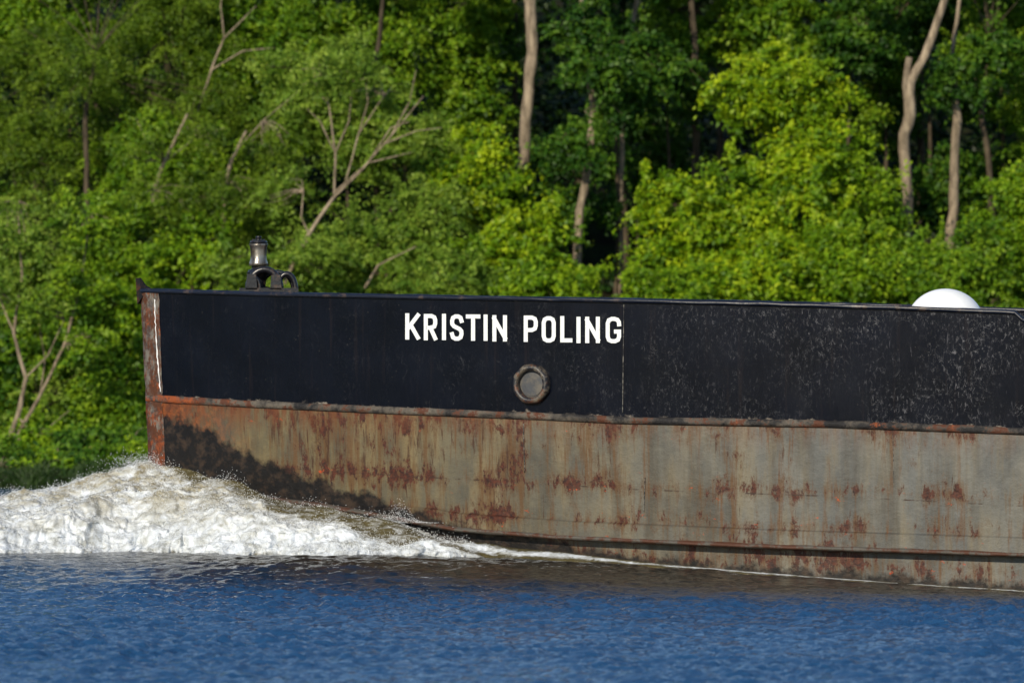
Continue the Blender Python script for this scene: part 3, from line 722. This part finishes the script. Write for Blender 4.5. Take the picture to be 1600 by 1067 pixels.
trunk_tree('forest_tree',259.5,[([(816,330),(819,210),(829,100),(827,10),(838,-90)],[9,9,9.5,9,8]),([(828,15),(812,-40),(800,-90)],[7,6,5])],[(830,-170,150,70,261),(700,-110,90,50,262)],'dark',M_bark,'tall tree with thick pale trunk and high crown')
trunk_tree('forest_tree',258.3,[([(903,400),(905,330),(921,250),(927,170),(912,80),(905,-40)],[7,6.5,6,5.5,4,3])],[(940,110,65,45,257.6),(888,240,42,30,257.5),(925,-60,90,60,261),(905,50,45,35,257.5),(950,190,28,20,257.6)],'dark',M_bark,'leaning tree with leafy clumps along its brown trunk',.6)
trunk_tree('forest_tree',259.5,[([(1418,440),(1418,330),(1415,210),(1426,130),(1458,60),(1488,-40)],[9,9,9,8,7,5.5]),([(1417,200),(1421,90)],[7.5,5])],[(1500,-120,140,60,262),(1380,-90,90,50,262)],'dark',M_bark,'tall pale-barked tree with forked trunk')
trunk_tree('forest_tree',261,[([(1487,440),(1490,300),(1496,190),(1486,110),(1500,-20)],[8,8,7.5,4,3])],[(1590,-70,100,60,263),(1500,120,50,35,260.5)],'dark',M_bark,'straight pale-barked tree on the slope')
trunk_tree('forest_tree',262,[([(1555,440),(1546,270),(1534,180),(1545,60)],[5,5,4.5,3])],[(1560,-30,70,40,263),(1560,90,60,50,261)],'dark',M_bark2,'slim tree with brown trunk on the slope')
trunk_tree('forest_tree',262,[([(970,300),(975,150),(984,60),(1003,-40)],[4,4,4,4])],[(1060,-90,100,50,264),(980,110,40,30,261)],'dark',M_bark,'slim leaning tree in the shaded wood')
trunk_tree('forest_tree',264,[([(1088,300),(1084,150),(1086,40),(1070,-60)],[6,6,5,4])],[(1180,-80,110,50,266)],'dark',M_bark2,'slim dark tree in the shaded wood')
trunk_tree('forest_tree',263,[([(590,200),(588,110),(596,20),(600,-60)],[4,4,3.5,3])],[(560,-80,120,50,266),(600,150,50,40,262)],'mid',M_bark2,'slender tree with a half hidden trunk')
trunk_tree('forest_tree',261,[([(140,420),(136,300),(133,190),(150,80)],[5,4.5,4,3])],[(150,-60,160,60,266),(130,110,60,50,260.5),(150,380,50,30,260)],'feather',M_bark2,'dark-trunked tree behind the river bank')
trunk_tree('bare_limbed_tree',249.2,[([(-2,740),(5,710),(28,650),(40,590),(22,520),(34,430),(28,320)],[6,6,5,4.,3.2,2.2,1.]),([(22,520),(5,480),(-10,440)],[2,1.4,.7]),([(40,590),(75,555),(100,500)],[2,1.4,.7]),([(28,650),(60,690),(95,690)],[2.4,2.,1.])],[(20,350,50,45,249),(80,480,40,30,249),(0,450,40,30,249)],'light',M_bark,'crooked pale bare-limbed tree leaning over the bank',.45,.8)
trunk_tree('bare_limbed_tree',249.4,[([(5,735),(22,688),(62,618),(100,540),(125,450),(140,340)],[6,6,4.6,3.8,2.8,1.3]),([(62,618),(70,560),(60,500)],[2,1.4,.7]),([(22,688),(60,680),(110,640)],[2,1.4,.7])],[(135,340,50,50,249),(120,440,45,35,249),(140,540,40,30,249)],'mid',M_bark,'leaning pale trunk with thin side limbs',.45,.6)
trunk_tree('bare_limbed_tree',253.6,[([(440,450),(462,405),(482,365),(522,308)],[4.2,3.8,3.4,2.7]),([(522,308),(560,272),(608,216),(662,150)],[2.1,1.7,1.3,.5]),([(522,308),(524,240),(514,165),(505,120)],[2.1,1.8,1.3,.5]),([(524,300),(575,255),(645,238)],[1.8,1.3,.5]),([(540,285),(560,210),(600,150)],[1.6,1.2,.5]),([(524,240),(545,190),(552,130)],[1.4,1.,.5]),([(482,365),(470,340),(474,300)],[1.7,1.3,.7]),([(570,450),(590,415),(650,385)],[2.2,1.5,.7]),([(600,225),(650,205),(690,200)],[1.3,1.,.5]),([(514,165),(495,140),(490,110)],[1.2,1.,.5]),([(575,255),(610,200),(640,190)],[1.3,1.,.5]),([(608,216),(640,160),(650,110)],[1.2,.9,.5]),([(524,240),(500,190),(480,170)],[1.2,.9,.5]),([(560,210),(575,160),(570,120)],[1.2,.9,.5])],[(520,110,85,40,253.6),(590,150,60,25,256.5),(440,300,50,35,256),(490,400,70,25,252.9)],'light',M_bark,'pale tree with bare forking limbs fanning upward',.45)
trunk_tree('bare_limbed_tree',258,[([(240,300),(255,255),(275,215),(293,178)],[3,3,2.6,1.8]),([(255,255),(300,220),(350,200)],[1.3,.9,.5])],[(250,310,60,40,257),(220,220,40,30,257.3),(310,210,40,20,257.3)],'feather',M_bark,'leaning broken pale limb tree in the foliage',.5)
trunk_tree('bare_limbed_tree',258,[([(350,290),(362,250),(385,205)],[3.6,3,2]),([(370,235),(410,190),(470,140)],[1.3,.9,.5])],[(370,300,60,40,257),(430,230,50,30,257.3)],'feather',M_bark,'leaning broken pale limb tree in the foliage',.5)
trunk_tree('bare_limbed_tree',262.5,[([(300,200),(330,110),(350,60),(400,10)],[1.8,1.8,1.4,.7]),([(330,110),(380,80),(430,75)],[1.4,1.,.5]),([(350,60),(345,10),(350,-30)],[1.4,1.,.5])],[(300,180,60,50,261.5)],'feather',M_bark,'dead grey branches reaching out of green foliage',.5)
for k,(px,py,d) in enumerate([(-150,-120,268),(60,-140,272),(260,-110,270),(430,-130,274),(620,-150,272),(800,-190,270),(980,-180,274),(1130,-160,271),(1290,-150,272),(1430,-190,270),(1600,-160,272),(1780,-100,268),(-250,150,266),(1850,160,266),(1760,320,262),(-120,330,262)]):
    grow('canopy_tree',base_at(px,d+1),[cr_(px,py,140,110,d,170),cr_(px+60,py+70,90,60,d-2)],['feather','mid','dark','dark'][k%4],density=.40,r0=.16,nl=100,cr=.5)
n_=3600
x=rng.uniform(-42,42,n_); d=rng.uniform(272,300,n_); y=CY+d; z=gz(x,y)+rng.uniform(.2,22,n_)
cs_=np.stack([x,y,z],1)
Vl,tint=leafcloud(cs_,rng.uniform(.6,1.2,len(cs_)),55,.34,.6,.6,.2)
me=fastmesh('shaded_wood',Vl,4,PAL['shade'],{'tint':tint}); o=bpy.data.objects.new('shaded_wood',me); col.objects.link(o); o['kind']='stuff'; o['label']='dense wood, leaves darkened for shade, filling the hillside behind'
print('done')
